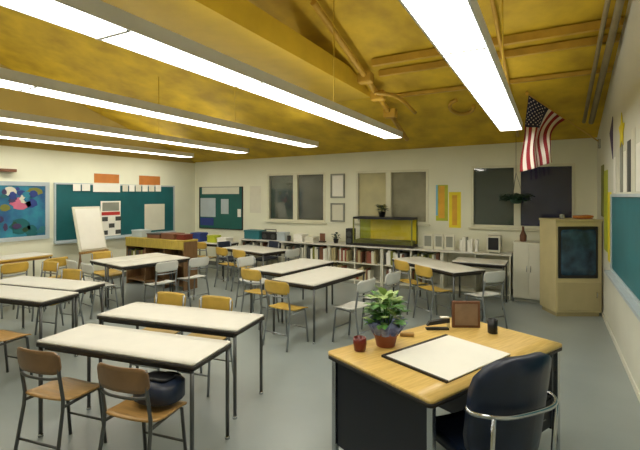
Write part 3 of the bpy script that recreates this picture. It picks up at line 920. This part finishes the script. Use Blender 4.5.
oc = thing('folded_cloth', 'orange-red cloth heap on top of the beige cabinet', 'cloth', (*camxy(583, 6.4), 1.418), math.degrees(YAW))
def of(x, y, s):
    return (x, y, .026 + .012 * math.sin(22 * x) * math.cos(15 * y) + s * (1 + .5 * math.sin(9 * x + 2)))
MB().panel(.26, .18, .06, .024, of).build('upper_fold', 'orange', oc)
MB().panel(.23, .17, .05, .008, lambda x, y, s: (x, y, .004 + s)).build('lower_fold', 'red', oc)
o = MB().lathe([(.03, 0), (.035, .01), (.03, .06), (.012, .07)], seg=12).build('ornament', 'grey'); o.location = (*camxy(562, 6.38), 1.411)
tag(o, 'little grey ornament on the left of the beige cabinet top', 'ornament')

# ------------------------------------------------------------------ flag on a slanted staff from the right wall
tip = Vector((-.28, 6.60, 3.17)); foot = Vector((.67, 7.74, 2.56))
fl = thing('flag', 'American flag drooping from a slanted staff on the right wall', 'flag', tuple(foot))
st = MB().tube([(0, 0, 0), tuple(tip - foot)], .009, 8).build('staff', 'pipe', fl)
MB().lathe([(.004, -.03), (.02, -.012), (.024, .0), (.018, .016), (.004, .035)], 0, 0, 12).build('finial', 'amber', st).location = tip - foot
MB().box(-.03, .005, -.05, .05, -.09, .05, bev=.006).build('bracket', 'chrome', fl)
Rv = Vector((c_, s_, 0)); Fv = Vector((-s_, c_, 0)); Uv = Vector((0, 0, 1))
NS, NT = 39, 60
fb = MB()
verts = {}
for i in range(NS + 1):
    s = i / NS
    hoist = tip + (foot - tip) * (.02 + .48 * s) - foot
    hoist.z -= .012
    for j in range(NT + 1):
        t = j / NT
        # each thread of the cloth hangs down, the lower hoist swinging in toward the tip
        swing = -.09 * t - s * (.44 * (1 - (1 - t) ** 2.4) - .18 * t * t)
        drop = -(1.06 - .42 * s) * t + .05 * math.sin(t * 3.1) * s
        fold = .055 * math.sin(s * 11 + t * 1.5) * min(1, t * 3) + .03 * math.sin(t * 9 + s * 5) * t
        fwd = -s * .32 * (1 - (1 - t) ** 2)
        p = hoist + Rv * swing + Uv * drop + Fv * (fold + fwd)
        verts[(i, j)] = fb.bm.verts.new(p)
star_rows = {}
for i in range(NS):
    for j in range(NT):
        f = fb.bm.faces.new((verts[(i, j)], verts[(i + 1, j)], verts[(i + 1, j + 1)], verts[(i, j + 1)]))
        f.smooth = True
        stripe = i // 3
        if i < 21 and j < 24:
            star = (i % 4 == 1 and j % 4 == 1) or (i % 4 == 3 and j % 4 == 3 and i < 18 and j < 22)
            f.material_index = 1 if star else 2
        else:
            f.material_index = 0 if stripe % 2 == 0 else 1
cl = fb.build('cloth', ['flagred', 'flagwhite', 'flagblue'], fl)
sm = cl.modifiers.new('thick', 'SOLIDIFY'); sm.thickness = .003

# ------------------------------------------------------------------ teacher's desk
DR = 64.6
DC = Vector((-.589, 2.912, 0))
du = Vector((math.cos(R(DR)), math.sin(R(DR)), 0)); dv = Vector((-du.y, du.x, 0))
dk = thing('teacher_desk', 'large teacher desk with oak top, black panels and chrome legs', 'desk', tuple(DC), DR)
MB().panel(1.38, .84, .03, .018, lambda x, y, s: (x - .01, y, .741 + s)).build('desktop', 'deskwood', dk)
MB().panel(1.38, .84, .03, .022, lambda x, y, s: (x - .01, y, .7205 + s)).build('edge_band', 'edge', dk)
for sx in (-1, 1):
    MB().box(sx * .645 - .012, sx * .645 + .012, -.36, .36, .16, .709).build('end_panel', 'desk_black', dk)
MB().box(-.63, .63, .345, .365, .25, .709).build('modesty_panel', 'desk_black', dk)
for sx in (-1, 1):
    for sy in (-1, 1):
        x, y = sx * .655, sy * .385
        lg = MB().box(x - .017, x + .017, y - .017, y + .017, .02, .709, bev=.004).build('leg', 'chrome', dk)
        MB().lathe([(.014, 0), (.02, .003), (.02, .02)], x, y, 10).build('glide', 'black', lg)
for sx in (1, ):
    x0, x1 = (.25, .632)
    MB().box(x0, x1, -.34, .34, .17, .708).build('pedestal', 'desk_black', dk)
    for k, (z0, z1) in enumerate(((.55, .70), (.38, .54), (.18, .37))):
        dr = MB().box(x0 + .008, x1 - .008, -.362, -.341, z0, z1, bev=.004).build('drawer', 'desk_black', dk)
        xm = (x0 + x1) / 2
        MB().tube([(xm - .06, -.363, (z0 + z1) / 2), (xm - .055, -.382, (z0 + z1) / 2), (xm + .055, -.382, (z0 + z1) / 2), (xm + .06, -.363, (z0 + z1) / 2)], .005, 6).build('handle', 'chrome', dr)
DZ = .7505
# blotter
bl = thing('desk_blotter', 'white desk blotter pad with dark side strips on the teacher desk', 'blotter', (-.565, 2.735, DZ), 66)
MB().box(-.33, .323, -.233, .245, 0, .005).build('base', 'edge', bl)
MB().box(-.315, .325, -.235, .222, .0055, .012).build('paper_pad', 'white', bl)
MB().box(-.33, .325, .224, .245, .0055, .014).build('side_strip', 'edge', bl)
MB().box(-.33, -.316, -.235, .222, .0055, .014).build('side_strip', 'edge', bl)
# plant in foil
px_, py_ = -.97, 2.745
pt = thing('potted_plant', 'leafy green plant in blue foil and terracotta pot on the teacher desk', 'plant', (px_, py_, DZ))
MB().lathe([(.058, 0), (.062, .004), (.078, .075), (.086, .077), (.086, .10), (.07, .10)], seg=24).build('pot', 'terracotta', pt)
fo = MB()
seg = 36
rings = []
for (r, z, am) in ((.088, .085, .004), (.10, .12, .014), (.125, .16, .024), (.118, .163, .024), (.085, .12, .0)):
    rings.append([fo.bm.verts.new(((r + am * math.sin(9 * 2 * math.pi * k / seg)) * math.cos(2 * math.pi * k / seg), (r + am * math.sin(9 * 2 * math.pi * k / seg)) * math.sin(2 * math.pi * k / seg), z + am * .6 * math.cos(7 * 2 * math.pi * k / seg))) for k in range(seg)])
for i in range(4):
    for k in range(seg):
        f = fo.bm.faces.new((rings[i][k], rings[i][(k + 1) % seg], rings[i + 1][(k + 1) % seg], rings[i + 1][k])); f.smooth = True
fo.build('foil_wrap', 'bluefoil', pt)
MB().lathe([(.004, .10), (.07, .10), (.07, .115), (.004, .12)], seg=16).build('soil', 'soil', pt)
sm_ = MB()
rnd = random.Random(11)
for k in range(14):
    a_ = k * 2.399
    rr = .03 + .08 * (k / 14)
    sm_.tube([(.02 * math.cos(a_), .02 * math.sin(a_), .115), (rr * .6 * math.cos(a_), rr * .6 * math.sin(a_), .22), (rr * math.cos(a_), rr * math.sin(a_), 0.27 + .05 * (1 - k / 14))], .003, 5)
sm_.build('stem', 'leaf', pt)
lf = MB()
leafclump(lf, 150, .095, .16, .07, rnd, .15, (0, 0, 0, 1), .7)
leafclump(lf, 24, .045, .08, .08, rnd, .26, (1, ), 1.6)
lf.build('foliage', ['leaf', 'leaf_pale'], pt)
# dark red cup
cu = MB().lathe([(.03, 0), (.036, .004), (.044, .05), (.042, .085), (.038, .085), (.038, .03), (.01, .025)], seg=20)
o = cu.build('cup', 'maroon'); o.location = (-1.085, 2.575, DZ)
tag(o, 'small dark red cup on the left corner of the teacher desk', 'cup')
# stapler
sx_, sy_ = camxy(438, 3.33)
sp_ = thing('stapler', 'black stapler with a pale top near the back of the teacher desk', 'stapler', (-.745, 3.255, DZ), 28)
MB().box(-.085, .085, -.022, .022, 0, .014, bev=.004).build('base', 'black', sp_)
MB().poly([(-.08, -.017, .03), (.09, -.017, .055), (.09, -.017, .085), (-.06, -.017, .06)], th=Vector((0, .034, 0))).build('arm', 'black', sp_)
MB().box(.02, .085, -.016, .016, .086, .097, bev=.003).build('cap', 'white', sp_)
MB().box(.075, .09, -.015, .015, .014, .06).build('hinge', 'chrome', sp_)
# tan eraser
o = MB().box(-.05, .05, -.02, .02, 0, .025, bev=.006).build('eraser', 'tanwood'); o.location = (-.90, 3.0, DZ); o.rotation_euler = (0, 0, R(20))
tag(o, 'small tan block lying behind the potted plant on the teacher desk', 'eraser')
# brown picture box
fb_ = thing('framed_photo', 'upright brown framed panel near the back corner of the teacher desk', 'framed photo', (-.565, 3.41, DZ), 26)
MB().box(-.105, .105, -.012, .012, 0, .20, bev=.004).build('frame', 'brown', fb_)
MB().box(-.085, .085, -.016, -.0125, .02, .18).build('picture', 'dullbrown', fb_)
MB().poly([(-.015, .0125, .15), (.015, .0125, .15), (.015, .07, .001), (-.015, .07, .001)], th=Vector((0, .005, 0))).build('stand', 'brown', fb_)
o = MB().lathe([(.03, 0), (.034, .004), (.036, .10), (.032, .10), (.03, .02), (.004, .018)], seg=18).build('pencil_cup', 'black'); o.location = (-.37, 3.36, DZ)
tag(o, 'small black pencil cup beside the brown frame on the teacher desk', 'cup')

# ------------------------------------------------------------------ teacher's chair
ch = thing('desk_chair', 'navy vinyl chair with curved chrome back rail, pushed up to the teacher desk', 'chair', (-.345, 2.50, 0), 50)
# local +y = facing direction (toward the desk), back at -y
def back_fn(x, z, s):
    return (x, -.24 - .05 - (z) * .16 + s * (1 - .25 * abs(x / .26) ** 2) + .10 * (x / .26) ** 2, .69 + z)
MB().panel(.49, .58, .17, .06, back_fn, 18).build('backrest', 'navyvinyl', ch)
MB().panel(.42, .44, .08, .07, lambda x, y, s: (x, y, .43 + s - .012 * (1 - (x / .23) ** 2)), 14).build('seat', 'navyvinyl', ch)
MB().tube([(-.245, -.185, .71), (-.258, -.24, .715), (-.20, -.315, .72), (-.10, -.35, .72), (.10, -.35, .72), (.20, -.315, .72), (.258, -.24, .715), (.245, -.185, .71)], .012, 8, smooth_path=6).build('back_rail', 'chrome', ch)
for sx in (-1, 1):
    MB().tube([(sx * .20, .16, .405), (sx * .22, .20, .38), (sx * .24, .22, 0)], .012, 8).build('leg', 'chrome', ch)
    MB().tube([(sx * .20, -.318, .718), (sx * .20, -.30, .44), (sx * .21, -.27, .36), (sx * .23, -.32, 0)], .012, 8).build('leg', 'chrome', ch)
